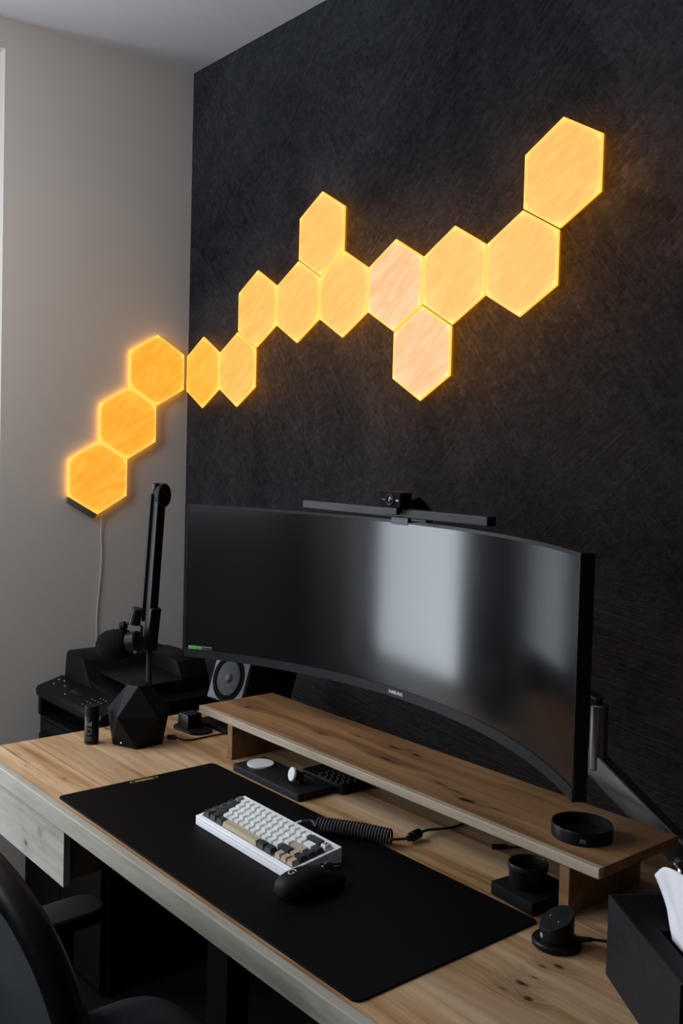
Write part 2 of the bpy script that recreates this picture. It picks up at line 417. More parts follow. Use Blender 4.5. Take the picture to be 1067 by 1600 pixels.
# ------------------------------------------------------------------ room
HC = 2.675; WX = -.0205; WY = .0191; XR = 4.2; YB = -3.05
YJ = -.609; YW1 = -2.15; ZS = .53; ZH = 2.59; T = .2
b = nb(); box(b, WX-T, XR+T, YB-T, WY+T, -.1, 0); struct('floor', b, 'floor')
b = nb(); box(b, WX-T, XR+T, YB-T, WY+T, HC, HC+.1); struct('ceiling', b, 'ceil')
b = nb(); box(b, WX-T, XR+T, WY, WY+T, 0, HC); struct('wall_back', b, 'plaster')
b = nb()
for a in ((YJ, WY, 0, HC), (YB, YW1, 0, HC), (YW1, YJ, 0, ZS), (YW1, YJ, ZH, HC)): box(b, WX-T, WX, *a)
struct('wall_left', b, 'wall')
b = nb(); box(b, XR, XR+T, YB, WY, 0, HC); struct('wall_right', b, 'darkpaint')
b = nb()
for a in ((WX, .28, 0, HC), (1.42, XR, 0, HC), (.28, 1.42, 0, 1.25), (.28, 1.42, 2.39, HC)): box(b, a[0], a[1], YB-T, YB, a[2], a[3])
struct('wall_front', b, 'midpaint')
# window 1: in the left wall, a dark side panel next to the reveal, then the glazed leaf
b = nb(); box(b, WX-T, WX-T+.03, -1.09, YJ, ZS, ZH)
win = struct('window_1', b, 'frame_dark')
b = nb()
for a in ((YW1, -1.09, ZS, ZS+.06), (YW1, -1.09, ZH-.06, ZH), (YW1, YW1+.06, ZS, ZH), (-1.13, -1.09, ZS, ZH)): box(b, WX-T+.002, WX-T+.05, *a, bev=.004)
obj('window_frame', b, 'frame_paint', win)
b = nb(); box(b, WX-T+.005, WX+.02, YW1, YJ, ZS-.02, ZS+.004, .003); obj('window_sill', b, 'frame_paint', win)
b = nb()
for a in ((.28, 1.42, 1.25, 1.29), (.28, 1.42, 2.35, 2.39), (.28, .32, 1.25, 2.39), (1.38, 1.42, 1.25, 2.39), (.83, .87, 1.25, 2.39)): box(b, a[0], a[1], YB-.08, YB-.04, a[2], a[3], .004)
struct('window_2', b, 'frame_paint')

# ------------------------------------------------------------------ hexagon wall lights
W = .2; S = W/math.sqrt(3); R3 = 1.5*S; Z0 = 1.692
def hexpts(k): return [(k*S*math.cos(PI/6+PI/3*i), k*S*math.sin(PI/6+PI/3*i)) for i in range(6)]
def hexpanel(label, x, y, z, rz, ven, back):
    t = tag(bpy.data.objects.new('hexagon_light_panel', None), label, 'wall light', 'hexagon light panels on the walls'); C.objects.link(t)
    t.location = (x, y, z); t.rotation_euler = (0, 0, rz)
    b = nb(); prism(b, hexpts(.978), 0.0, .0022, 'y', bev=.0006, seg=1); obj('veneer_face', b, ven, t)
    b = nb(); prism(b, hexpts(.985), .0022, .0042, 'y'); obj('diffuser', b, 'rim_glow', t)
    b = nb(); prism(b, hexpts(.975), .0042, .011, 'y'); obj('body', b, 'side_glow' if back == 'back_glow' else 'rim_glow', t)
    b = nb(); prism(b, hexpts(.93), .011, .0125, 'y'); obj('backing', b, back, t)
    b = nb(); prism(b, hexpts(.3), .0125, .0188, 'y'); obj('mounting_plate', b, 'blk_matte', t)
    return t
DW = [((1.5, 2), 'topmost hexagon light panel, far right end of the glowing chain', 'veneerM'),
      ((1.4, 1), 'large hexagon light panel joined below the topmost one', 'veneerM'),
      ((1.2, 1), 'hexagon light panel between the two upper right ones and the one hanging low', 'veneerM'),
      ((1.0, 1), 'hexagon light panel upper left neighbour of the low hanging pinkish one', 'veneerR'),
      ((1.1, 0), 'pinkish hexagon light panel hanging lowest over the monitor middle', 'veneerR'),
      ((.8, 1), 'hexagon light panel lower right of the single raised one', 'veneerM'),
      ((.6, 1), 'hexagon light panel lower left of the single raised one', 'veneerM'),
      ((.7, 2), 'single raised hexagon light panel standing above two others mid chain', 'veneerM'),
      ((.4, 1), 'narrow looking hexagon light panel, leftmost of the upper row on dark wall', 'veneerM'),
      ((.3, 0), 'hexagon light panel second from the room corner on dark wall', 'veneerM'),
      ((.1, 0), 'slimmest looking hexagon light panel touching the corner on dark wall', 'veneerL')]
for (cx, cz), lab, ven in DW:
    hexpanel(lab, .0024+cx, 0, Z0+cz*R3, 0, ven, 'back_glow')
LW = [((.1, 0), 'hexagon light panel on the grey wall touching the room corner'),
      ((.2, -1), 'middle of the three hexagon light panels on the grey wall'),
      ((.3, -2), 'lowest hexagon light panel, bottom left end with the controller bar')]
for (cy, cz), lab in LW:
    hexpanel(lab, 0, -(.0051+cy), Z0+.0043+cz*R3, PI/2, 'veneerL', 'back_glowL')
# controller bar under the last panel, along its lower left edge
t = tag(bpy.data.objects.new('light_controller', None), 'grey controller bar clipped under the lowest glowing hexagon', 'controller'); C.objects.link(t)
t.location = (0, -.3051, Z0+.0043-2*R3); t.rotation_euler = (0, 0, PI/2)
b = nb(); prism(b, [(-.098, -.059), (-.002, -.1145), (-.012, -.127), (-.100, -.0755)], .001, .017, 'y', bev=.0012, seg=2); obj('controller_case', b, 'ctrl', t, smooth=True)
for k in range(3):
    b = nb(); q = .30+.2*k; cyl(b, (-.1+.09*q, .002, -.0675-.052*q), (-.1+.09*q, -.0002, -.0675-.052*q), .0018, n=12); obj('touch_button', b, 'ink_dim', t)
b = nb(); zc = Z0+.0043-2*R3-.116
tube(b, spline([(-.008, -.288, zc), (-.015, -.287, zc-.05), (-.016, -.283, zc-.14), (-.016, -.290, zc-.24), (-.016, -.296, zc-.34), (-.016, -.290, .70), (-.016, -.28, .3), (-.016, -.28, .02)], 8), .0016, 6)
tag(obj('power_cord', b, 'wire_w', smooth='all'), 'thin white cord hanging down the grey wall from the hexagon lights', 'cord')

# ------------------------------------------------------------------ desk
DZ = .75; DT = .038; UL, UR = .581, 2.45; VF, VB = -.896, -.03
desk = thing('desk', 'wooden desk with front edge painted as lit, light drawer and dark legs', 'desk', 0, 0, 0)
nbd = 8; wd = (VB-VF-.018)/nbd
for i in range(nbd):
    y0 = VF+.018+i*wd; b = nb(); box(b, UL, UR, y0+.00015, y0+wd-.00015, DZ-DT, DZ, 0); obj('board', b, 'oak', desk)
b = nb(); box(b, UL, UR, VF, VF+.0178, DZ-DT, DZ, .0018, 2)  # front face of the tabletop, its paler colour carries the light falling on it
e = obj('lit_edge_strip', b, 'edge', desk); e['label'] = 'front edge of the desk, painted paler as if lit'
# drawer hanging under the left end
dr = obj('drawer', box(nb(), .635, 1.028, -.874, -.36, .604, .7115, .001), 'oak', desk)
b = nb(); box(b, .625, 1.041, -.889, -.8745, .598, .7095, .0012); e = obj('drawer_front', b, 'maple', dr); e['label'] = 'pale drawer front with a knot'
for (lu, ins) in ((1.0, 1), (2.25, 1)):
    b = nb(); box(b, lu-.04, lu+.04, -.50, -.44, .03, .70, .003); lg = obj('leg', b, 'darkcav', desk)
    b = nb(); box(b, lu-.035, lu+.035, -.82, -.12, 0, .03, .004); obj('foot', b, 'darkcav', lg)
    b = nb(); box(b, lu-.03, lu+.03, -.80, -.10, .68, .7118, .003); obj('bracket', b, 'blk_matte', lg)
b = nb(); box(b, 1.06, 2.23, -.30, -.24, .64, .70, .003); obj('crossbar', b, 'blk_matte', desk)

# ------------------------------------------------------------------ riser shelf
RZ = .8454; RTk = .0165; RU, RV, RW, RD = .8369, -.458, 1.1048, .2165
rs = thing('riser_shelf', 'long oak riser shelf on blocks standing under the curved monitor', 'shelf', RU, RV, DZ)
zt = RZ-DZ
b = nb(); box(b, 0, RW, 0.012, RD, zt-RTk, zt, .0008, 1); obj('shelf_board', b, 'oak_riser', rs)
b = nb(); box(b, 0, RW, 0, .0119, zt-RTk, zt, .0012, 1); obj('lit_front_face', b, 'edge_riser_lit', rs)['label'] = 'front edge of the riser, painted paler as if lit'  # same board, its lit front face drawn as a paler strip
for x in (.1175, .99+.042):
    b = nb(); box(b, x, x+.019, .003, RD-.02, 0, zt-RTk, .0008, 1); obj('support', b, 'oak_riser', rs)

# ------------------------------------------------------------------ desk mat
MU, MV, MW, MD = .9713, -.872, .9, .3687
mt = thing('desk_mat', 'large black leather desk mat with small gold tag', 'desk mat', MU, MV, DZ)
b = nb(); prism(b, rrect(0, MW, 0, MD, .012), 0, .003, 'z', bev=.0006, seg=1); obj('mat_sheet', b, 'mat', mt, smooth=30)
b = nb(); R_ = Matrix.Translation((.0135, .188, .0031)) @ Matrix.Rotation(-.03, 4, 'Z')
tubepts = [(x, y) for x, y in rrect(-.0045, .0045, -.032, .032, .0044, 4)]
tube(b, [R_ @ Vector((x, y, 0)) for x, y in tubepts + tubepts[:1]], .0005, 5); obj('gold_tag', b, 'gold', mt)['label'] = 'gold outlined tag'
text('gold_lettering', 'orbitkey', .010, 'gold', mt, (.0135, .188, .0031), (0, 0, -PI/2-.03+PI), sx=1.25, bold=.0002)

# ------------------------------------------------------------------ keyboard
KW, KD, HF, HB = .294, .110, .017, .032
kb = thing('keyboard', 'compact white keyboard with white, tan and dark keycaps on the mat', 'keyboard', 1.252, -.725, DZ+.003, -.017)
slope = math.atan2(HB-HF, KD)
b = nb()
prism(b, [(0, .0), (KD, 0), (KD, HB-.006), (0, HF-.006)], 0.0, KW, 'x')
def rimbar(x0, x1, y0, y1):
    vs = []
    for (x, y) in ((x0, y0), (x1, y0), (x1, y1), (x0, y1)):
        z = HF+(HB-HF)*y/KD; vs.append((x, y, z))
    lo = [b.verts.new((x, y, z-.0065)) for x, y, z in vs]; hi = [b.verts.new(v) for v in vs]
    fs = [b.faces.new(lo[::-1]), b.faces.new(hi)] + [b.faces.new((lo[i], lo[(i+1) % 4], hi[(i+1) % 4], hi[i])) for i in range(4)]
PT = .01745; bx = (KW-16*PT)/2; by = (KD-5*PT)/2-.001
rimbar(0, KW, 0, by-.0008); rimbar(0, KW, by+5*PT+.0008, KD); rimbar(0, bx-.0008, by-.0008, by+5*PT+.0008); rimbar(KW-bx+.0008, KW, by-.0008, by+5*PT+.0008)
o = obj('case', b, 'case', kb)
md = o.modifiers.new('bevel', 'BEVEL'); md.width = .0012; md.segments = 2; md.limit_method = 'ANGLE'
kmesh = {}
def keycap(wu, mat):
    if (wu, mat) in kmesh: return kmesh[(wu, mat)]
    b = nb(); w_ = wu*PT-.0008; d_ = PT-.0008; h = .0088; ti = .0026
    f = lambda sx, sy, z: [b.verts.new(v) for v in ((sx[0], sy[0], z), (sx[1], sy[0], z), (sx[1], sy[1], z), (sx[0], sy[1], z))]
    A = f((0, w_), (0, d_), 0); B_ = f((ti, w_-ti), (.0022, d_-.0030), h-.0002)
    Cc = f((ti+.001, w_-ti-.001), (.0032, d_-.0040), h-.0005)
    b.faces.new(A[::-1])
    for P_, Q in ((A, B_), (B_, Cc)):
        for i in range(4): b.faces.new((P_[i], P_[(i+1) % 4], Q[(i+1) % 4], Q[i]))
    b.faces.new(Cc)
    bmesh.ops.bevel(b, geom=[e for e in b.edges if abs(e.verts[0].co.z-e.verts[1].co.z) > .004], offset=.0008, segments=1, affect='EDGES')
    me = bpy.data.meshes.new('keycap'); b.to_mesh(me); b.free(); me.materials.append(MT[mat]); kmesh[(wu, mat)] = me; return me
Wh, Dk, Tn, Ol = 'k_white', 'k_dark', 'k_tan', 'k_olive'
rows = [[(1, Ol)]+[(1, Wh)]*12+[(2, Dk), (1, Wh)],
        [(1.5, Dk)]+[(1, Wh)]*12+[(1.5, Wh), (1, Dk)],
        [(1.75, Dk)]+[(1, Wh)]*11+[(2.25, Tn), (1, Dk)],
        [(2.25, Dk)]+[(1, Wh)]*10+[(1.75, Dk), (1, Tn), (1, Dk)],
        [(1.25, Dk)]*3+[(6.25, Tn)]+[(1.25, Dk)]*2+[(.5, None)]+[(1, Tn)]*3]
for ri, row in enumerate(rows):
    x = 0
    for wu, m in row:
        if m:
            y = by+(4-ri)*PT
            o = bpy.data.objects.new('keycap', keycap(wu, m)); C.objects.link(o); o.parent = kb
            o.location = (bx+x*PT+.0004, y+.0004, HF+(HB-HF)*y/KD-.0004); o.rotation_euler = (slope, 0, 0)
            o['label'] = {Wh: 'white keycap', Dk: 'dark grey keycap', Tn: 'tan keycap', Ol: 'olive escape keycap'}[m]
            last = o
            if ri == 0 and x == 15:
                text('legend', 'X', .009, 'ink_blk', o, (PT/2-.0004, PT/2-.0006, .0088), (0, 0, 0), bold=.0004)
        x += wu

# ------------------------------------------------------------------ mouse
ms = thing('mouse', 'black wireless computer mouse beside the white keyboard', 'mouse', 1.589, -.722, DZ+.003, -.04)
b = nb()
def mouse_pt(i, j):
    th = -PI/2+PI*i; a = 2*PI*j                       # rear to front, then round the section
    yl = .0625*math.copysign(abs(math.sin(th))**.85, math.sin(th)); c_ = max(0, math.cos(th))**.62
    t_ = (yl+.0625)/.125
    wdt = .0325*c_*(1-.10*math.exp(-((t_-.60)/.2)**2))
    top = .0385*c_*(1-.42*max(0, t_-.42)**1.3*1.8)
    ca, sa = math.cos(a), math.sin(a)
    x = wdt*math.copysign(abs(ca)**.85, ca)
    z = .009 + (top-.009*c_)*abs(sa)**.85 if sa > 0 else .009 - .0085*c_*abs(sa)**.5
    return Vector((x, yl, z))
fs = grid(b, mouse_pt, 36, 40); bmesh.ops.remove_doubles(b, verts=b.verts, dist=.0002); bmesh.ops.recalc_face_normals(b, faces=b.faces)
obj('mouse_shell', b, 'blk_matte', ms, smooth='all')
b = nb(); box(b, -.0005, .0005, .012, .060, .0335, .0362, 0, mat=None); obj('button_split', b, 'darkcav', ms, loc=(0, 0, 0), rot=(-.22, 0, 0)).location = (0, 0, .006)
b = nb(); q = Matrix.Translation((-.0035, .034, .026)) @ Matrix.Rotation(PI/2, 4, 'Y'); lathe(b, [(0, 0), (.0105, 0), (.0125, .0012), (.0125, .0058), (.0105, .007), (0, .007)], 28, q); obj('scroll_wheel', b, 'grey_pl', ms, smooth=True)
b = nb()
arc = [(.0062*math.cos(a), .0062*math.sin(a)) for a in [math.radians(50+x*10) for x in range(27)]]
gp = [(x, y) for x, y in arc]+[(.0056, 0), (0.0012, 0)]
tube(b, [Vector((x, y, 0)) for x, y in gp], .0009, 6)
obj('logo', b, 'ink', ms, loc=(-.002, -.034, .0372), rot=(.20, -.02, 0))['label'] = 'pale G shaped emblem'

# ------------------------------------------------------------------ coiled cable
cc = thing('coiled_cable', 'coiled black cable lying across the mat edge behind the keyboard', 'cable', 1.416, -.564, DZ+.003)
A = Vector((0, 0, .0155)); Bv = Vector((1.535-1.416, -.492+.564, .0150)); ax_ = (Bv-A).normalized(); L = (Bv-A).length
u1 = ax_.cross(Vector((0, 0, 1))).normalized(); u2 = u1.cross(ax_)
NT_ = 25; pts = []
for i in range(NT_*16+1):
    a = 2*PI*i/16; s_ = i/(NT_*16); rr = .0122
    bow = -.006*math.sin(PI*s_)
    pts.append(A+ax_*(L*s_)+u1*(math.cos(a)*rr+bow)+u2*(math.sin(a)*rr))
b = nb(); tube(b, pts, .0021, 7); obj('coil', b, 'cloth', cc, smooth='all')
b = nb(); tube(b, spline([pts[0], A+Vector((-.012, -.006, .004)), A+Vector((-.024, -.021, .002))], 8), .003, 8); obj('lead', b, 'cloth', cc, smooth='all')
b = nb(); cyl(b, A+Vector((-.023, -.020, .002)), A+Vector((-.030, -.031, -.002)), .0042, n=16, bev=.0006); obj('plug', b, 'chrome', cc, smooth=True)
E1 = pts[-1]; 
b = nb(); tube(b, spline([E1, Bv+Vector((.008, .010, -.004)), Bv+Vector((.010, .034, -.007))], 8), .0025, 8); obj('lead', b, 'cloth', cc, smooth='all')
p0 = Bv+Vector((.010, .032, -.007)); p1 = Bv+Vector((.004, .066, -.007))
b = nb(); cyl(b, p0, p0+(p1-p0)*.3, .006, .0075, 20, .0008); cyl(b, p0+(p1-p0)*.3, p1, .0088, .0088, 20, .001); obj('connector', b, 'blk', cc, smooth=True)
b = nb(); cyl(b, p0+(p1-p0)*.34, p0+(p1-p0)*.42, .0091, n=20); obj('connector_ring', b, 'mid_pl', cc, smooth=True)
b = nb(); tube(b, spline([p1, p1+Vector((-.006, .03, -.003)), p1+Vector((.004, .08, -.007)), p1+Vector((.0, .14, -.008))], 10), .0026, 8); obj('lead', b, 'cloth', cc, smooth='all')

# ------------------------------------------------------------------ charging pad and keypad
cp = thing('charging_pad', 'flat black charging pad with two white round pucks under the riser', 'charger', 1.033, -.494, DZ)
b = nb(); prism(b, rrect(0, .236, 0, .088, .006), .0008, .0155, 'z', bev=.001, seg=2); obj('slab', b, 'felt', cp, smooth=30)
b = nb(); lathe(b, [(0, .0156), (.029, .0156), (.0295, .0165), (.0295, .0195), (.0285, .0203), (0, .0203)], 48); obj('phone_puck', b, 'white_pl', cp, smooth=True, loc=(.042, .046, 0))['label'] = 'flat white charging disc'
b = nb(); q = Matrix.Translation((.176, .028, .036)) @ Matrix.Rotation(math.radians(68), 4, 'X') @ Matrix.Rotation(0, 4, 'Z')
q = Matrix.Translation((.176, .030, .035)) @ Matrix.Rotation(-.22, 4, 'Z') @ Matrix.Rotation(math.radians(78), 4, 'X')
lathe(b, [(0, .004), (.008, .0040), (.0125, .0042), (.0142, .003), (.0146, .001), (.0146, -.001), (0, -.001)], 40, q); obj('watch_puck', b, 'white_pl', cp, smooth=True)['label'] = 'small upright white charging disc'
b = nb(); box(b, .165, .192, .037, .047, .0156, .040, .002); obj('puck_bracket', b, 'blk_matte', cp)
kp = thing('keypad', 'small black keypad lying behind the charging pad under the riser', 'keypad', 1.155, -.398, DZ)
b = nb(); prism(b, rrect(0, .135, 0, .115, .008), 0.0006, .020, 'z', bev=.0015, seg=2); obj('keypad_body', b, 'blk', kp, smooth=30)
b = nb(); prism(b, rrect(.045, .135, .002, .080, .006), .0201, .0215, 'z', bev=.0004, seg=1); obj('key_field', b, 'blk_gloss', kp, smooth=30)
for i in range(5):
    for j in range(3):
        b = nb(); x = .056+i*.017; y = .012+j*.018; prism(b, rrect(x-.0062, x+.0062, y-.0062, y+.0062, .002, 2), .0216, .0240, 'z', bev=.0008, seg=1)
        k = obj('button', b, 'blk_gloss', kp)
        b = nb(); box(b, x-.0022, x+.0022, y-.0010, y+.0010, .0240, .0243); obj('button_mark', b, 'ink_dim', k)
b = nb(); box(b, -.0005, .050, -.0006, .0006, .0185, .0198); obj('trim_line', b, 'alu', kp)

# ------------------------------------------------------------------ monitor
mo = thing('monitor', 'very wide curved black monitor above the riser shelf', 'monitor', 1.39, -.306, .961, -.019, world=True)
MR = 1.0; HWA = .6; MH = .358
def mp(a, z, off): # off = behind the front surface
    r = MR+off; return Vector((r*math.sin(a), -(MR-r*math.cos(a)), z))
def mslab(bm, a0, a1, z0, z1, f0, f1, n=64):
    """curved slab; f1 may be a function of a giving the thickness"""
    g = f1 if callable(f1) else (lambda a: f1)
    sec = []
    for i in range(n+1):
        a = a0+(a1-a0)*i/n
        sec.append([bm.verts.new(v) for v in (mp(a, z0, f0), mp(a, z1, f0), mp(a, z1, g(a)), mp(a, z0, g(a)))])
    fs = [bm.faces.new(sec[0]), bm.faces.new(sec[-1][::-1])]
    for A_, B_ in zip(sec, sec[1:]):
        for k in range(4): fs.append(bm.faces.new((A_[k], B_[k], B_[(k+1) % 4], A_[(k+1) % 4])))
    bmesh.ops.recalc_face_normals(bm, faces=fs)
b = nb(); mslab(b, -HWA, HWA, 0, MH, .0025, .021); obj('back_shell', b, 'blk_matte', mo, smooth=30)
b = nb(); mslab(b, -.42, .42, .04, MH-.04, .021, lambda a: .024+.028*max(0, math.cos(a/.42*PI/2))**.5); obj('rear_bulge', b, 'blk_matte', mo, smooth=30)
b = nb(); mslab(b, -HWA+.004, HWA-.004, .0195, MH-.0065, .0008, .0026); obj('screen', b, 'screen', mo, smooth=30)
b = nb(); mslab(b, -HWA, HWA, 0, .0192, -.0008, .0025); obj('lower_bezel', b, 'bezel', mo, smooth=30)
b = nb(); mslab(b, -HWA, HWA, MH-.0062, MH, -.0002, .0025)
mslab(b, -HWA, -HWA+.0035, .0192, MH-.0062, -.0002, .0025, 2); mslab(b, HWA-.0035, HWA, .0192, MH-.0062, -.0002, .0025, 2); obj('upper_bezel', b, 'blk', mo, smooth=30)
b = nb(); lathe(b, [(0, 0), (.11, 0), (.11, .008), (.10, .010), (0, .010)], 40, Matrix.Translation((0, .052, MH/2)) @ Matrix.Rotation(-PI/2, 4, 'X')); obj('mount_hub', b, 'blk', mo, smooth=True)
text('maker_lettering', 'SAMSUNG', .0092, 'ink', mo, mp(-.012, .0098, -.0012), (PI/2, 0, 0), sx=1.0, bold=.0002)
# sticker in the lower left corner
a_ = -HWA+.028
def patch(name, a0, a1, z0, z1, m, lab=None, off=-.0009):
    b = nb(); mslab(b, a0, a1, z0, z1, off, off+.0003, 6); o = obj(name, b, m, mo, smooth=30)
    if lab: o['label'] = lab
patch('green_sticker', -.590, -.557, .0165, .0270, 'green', 'small green sticker', .0002)
patch('black_sticker', -.556, -.529, .0165, .0270, 'ink', 'small black sticker with pale outline', .0002)
patch('black_sticker_field', -.5553, -.5297, .0172, .0263, 'ink_blk', None, -.0002)
text('sticker_lettering', 'NVIDIA', .0070, 'ink', mo, mp(-.5705, .0218, -.0002), (PI/2, 0, -.57), bold=.0001)
text('sticker_lettering', 'G-SYNC', .0058, 'ink', mo, mp(-.5425, .0218, -.0006), (PI/2, 0, -.54), bold=.0001)
b = nb(); tube(b, [mp(-.5865+.003*math.cos(t_), .0218+.003*math.sin(t_), -.0002) for t_ in [i*PI/6 for i in range(13)]], .0005, 5); obj('sticker_emblem', b, 'ink', mo)

# ------------------------------------------------------------------ light bar and webcam on the monitor
lb = thing('monitor_light_bar', 'slim dark light bar lying along the top of the monitor', 'light bar', 1.371, -.365, 1.3285)
b = nb(); box(b, -.262, .262, -.011, .011, 0, .0165, .002); obj('bar', b, 'mid_pl', lb)
for s_ in (-1, 1):
    b = nb(); box(b, min(s_*.2622, s_*.2635), max(s_*.2622, s_*.2635), -.0112, .0112, -.0002, .0167, .0006, 1); obj('end_cap', b, 'blk', lb)
b = nb(); box(b, .020, .066, -.013, -.0112, -.014, .0, .0008); box(b, .020, .066, -.0113, .030, -.009, -.0005, .0008); o = obj('clip', b, 'grey_pl', lb)
b = nb(); box(b, .067, .11, -.0085, .010, -.0052, -.0005, .0005); obj('foot_pad', b, 'blk', lb)
wc = thing('webcam', 'black webcam standing on the light bar', 'webcam', 1.400, -.368, 1.3455)
b = nb(); box(b, -.029, .029, -.022, .010, .001, .033, .006, 3); obj('webcam_body', b, 'blk', wc, smooth=30)
b = nb(); box(b, -.0275, .0275, -.0228, -.0215, .0030, .0310, .0005); obj('front_plate', b, 'darkcav', wc)
b = nb(); q = Matrix.Translation((0, -.0224, .017)) @ Matrix.Rotation(PI/2, 4, 'X'); lathe(b, [(.0115, 0), (.0115, .0022), (.0100, .003), (.0085, .0022), (.0085, .0004), (0, .0004)], 32, q); o = obj('lens_ring', b, 'mid_pl', wc, smooth=True)
b = nb(); lathe(b, [(.0062, .0004), (.0055, .0016), (.003, .0026), (0, .003)], 24, q); obj('lens_glass', b, 'blk_gloss', wc, smooth=True)
text('maker_lettering', 'logi', .0055, 'ink_dim', wc, (-.0185, -.0230, .017), (PI/2, 0, 0))
text('side_lettering', 'HD', .0050, 'ink', wc, (.0195, -.0230, .0160), (PI/2, 0, 0), bold=.0002)
b = nb(); prism(b, [(-.0215, -.011), (-.0215, .0015), (-.0125, .0015), (-.0125, -.011)], -.0175, .0175, 'x', bev=.001); o = obj('stand_foot', b, 'blk', wc)
o.rotation_euler = (0, 0, 0)
b = nb(); prism(b, [(.009, .012), (.045, .022), (.070, .004), (.100, -.022), (.096, -.026), (.058, -.006), (.030, .002), (.009, .004)], -.013, .013, 'x', bev=.001); obj('rear_clamp', b, 'blk_matte', wc)

# ------------------------------------------------------------------ monitor arm
ma = thing('swivel_mount', 'brushed silver monitor mount slanting down behind the riser', 'monitor mount', 1.925, -.165, DZ)
def at(u, v, z): return Vector((u-1.925, v+.165, z-DZ))
def beam(bm, p0, p1, wd_, hz, bev=.004):
    d = (p1-p0); L_ = d.length; x = d.normalized(); y = Vector((0, 1, 0)); z = x.cross(y).normalized(); y = z.cross(x)
    m = Matrix((x, y, z)).transposed().to_4x4(); m.translation = p0
    box(bm, 0, L_, -wd_/2, wd_/2, -hz/2, hz/2, bev, 3, m)
b = nb(); beam(b, at(1.700, -.17, .915), at(1.925, -.165, .775), .030, .046, .006); o = obj('lower_arm', b, 'alu', ma, smooth=30); o['label'] = 'slanting silver lower arm'
b = nb(); cyl(b, at(1.735, -.17, .885), at(1.735, -.17, 1.005), .017, n=32, bev=.002); cyl(b, at(1.735, -.17, .945), at(1.735, -.17, .947), .0178, n=32); obj('elbow', b, 'alu', ma, smooth=30)
b = nb(); beam(b, at(1.73, -.17, .995), at(1.43, -.20, 1.12), .03, .045); obj('upper_arm', b, 'alu', ma, smooth=30)
b = nb(); cyl(b, at(1.40, -.235, 1.13), at(1.405, -.19, 1.13), .03, n=32, bev=.002); obj('swivel_head', b, 'blk_matte', ma, smooth=30)
b = nb(); cyl(b, at(1.925, -.165, .75), at(1.925, -.165, .832), .017, n=32, bev=.002); obj('base_post', b, 'chrome', ma, smooth=30)
b = nb(); cyl(b, at(1.925, -.165, .7502), at(1.925, -.165, .772), .030, n=40, bev=.002); box(b, -.035, .035, -.05, .05, 0.0003, .010, .002); obj('desk_clamp', b, 'chrome', ma, smooth=30)

# ------------------------------------------------------------------ ring tray on the riser
rt_ = thing('ring_tray', 'round black tray standing on the right end of the riser', 'tray', 1.849, -.372, RZ)
b = nb(); lathe(b, [(0, .0004), (.0465, .0004), (.0482, .0015), (.0486, .020), (.0478, .022), (.0468, .0215), (.0450, .020), (.0440, .006), (.042, .005), (0, .005)], 96)
obj('tray_body', b, 'blk', rt_, smooth=30)
text('emblem', 'm', .012, 'ink_dim', rt_, (.0488*math.cos(-.92), .0488*math.sin(-.92), .010), (PI/2, 0, -.92+PI/2), bold=.0003)

# ------------------------------------------------------------------ cup charger under the riser
cu = thing('cup_charger', 'black round cup on a square block under the right end of the riser', 'charger', 1.807, -.452, DZ, -.10)
b = nb(); prism(b, rrect(-.040, .052, -.042, .058, .003), .0006, .021, 'z', bev=.001, seg=2); obj('square_block', b, 'blk_matte', cu, smooth=30)
b = nb(); lathe(b, [(0, .0211), (.029, .0211), (.0295, .023), (.0300, .047), (.0318, .049), (.0318, .056), (.0308, .058), (.0285, .058), (.0278, .056), (.0270, .042), (0, .040)], 64); obj('cup', b, 'blk', cu, smooth=30)
# loose cables under the riser
b = nb(); tube(b, spline([D(1.66, -.335, DZ+.004), D(1.685, -.300, DZ+.004), D(1.70, -.27, DZ+.003), D(1.75, -.235, DZ+.003), D(1.80, -.16, DZ+.003)], 10), .0022, 8)
o = obj('cable', b, 'cable', smooth='all'); tag(o, 'loose black cable with plug lying behind the cup charger', 'cable')
b = nb(); cyl(b, D(1.648, -.353, DZ+.0052), D(1.664, -.330, DZ+.0052), .0046, n=14, bev=.0006); obj('plug', b, 'blk', o, smooth=True)
b = nb(); tube(b, spline([D(1.872, -.415, DZ+.022), D(1.872, -.38, DZ+.010), D(1.865, -.32, DZ+.003), D(1.86, -.22, DZ+.003)], 8), .0022, 8)
tag(obj('cable', b, 'cable', smooth='all'), 'short black cable running back from the cup charger', 'cable')

# ------------------------------------------------------------------ watch dock
wd2 = thing('watch_dock', 'small black charging dock with slanted face and two brass pins', 'charger', 1.928, -.537, DZ)
b = nb(); lathe(b, [(0, .0005), (.0335, .0005), (.035, .002), (.035, .0075), (.033, .0095), (0, .0095)], 56); obj('base_disc', b, 'blk', wd2, smooth=30)
# slanted cylinder
b = nb(); n_ = 56; r_ = .0245
dirv = Vector((-.35, -.94, 0)).normalized()   # downhill direction of the slanted face
def ztop(x, y, off=0): return .044 - .50*(x*dirv.x+y*dirv.y) - .004 + off
lo = []; hi = []; hi2 = []; inn = []
for i in range(n_):
    a = 2*PI*i/n_; x, y = r_*math.cos(a), r_*math.sin(a)
    lo.append(b.verts.new((x, y, .0096))); hi.append(b.verts.new((x, y, ztop(x, y)-.003))); x2, y2 = x*.95, y*.95; hi2.append(b.verts.new((x2, y2, ztop(x2, y2)))); 
    inn.append(b.verts.new((x*.86, y*.86, ztop(x*.86, y*.86))))
for P_, Q in ((lo, hi), (hi, hi2), (hi2, inn)):
    for i in range(n_): b.faces.new((P_[i], P_[(i+1) % n_], Q[(i+1) % n_], Q[i]))
b.faces.new(inn); b.faces.new(lo[::-1]); obj('dock_body', b, 'blk', wd2, smooth=30)
nrm = Vector((dirv.x*.5, dirv.y*.5, 1)).normalized()
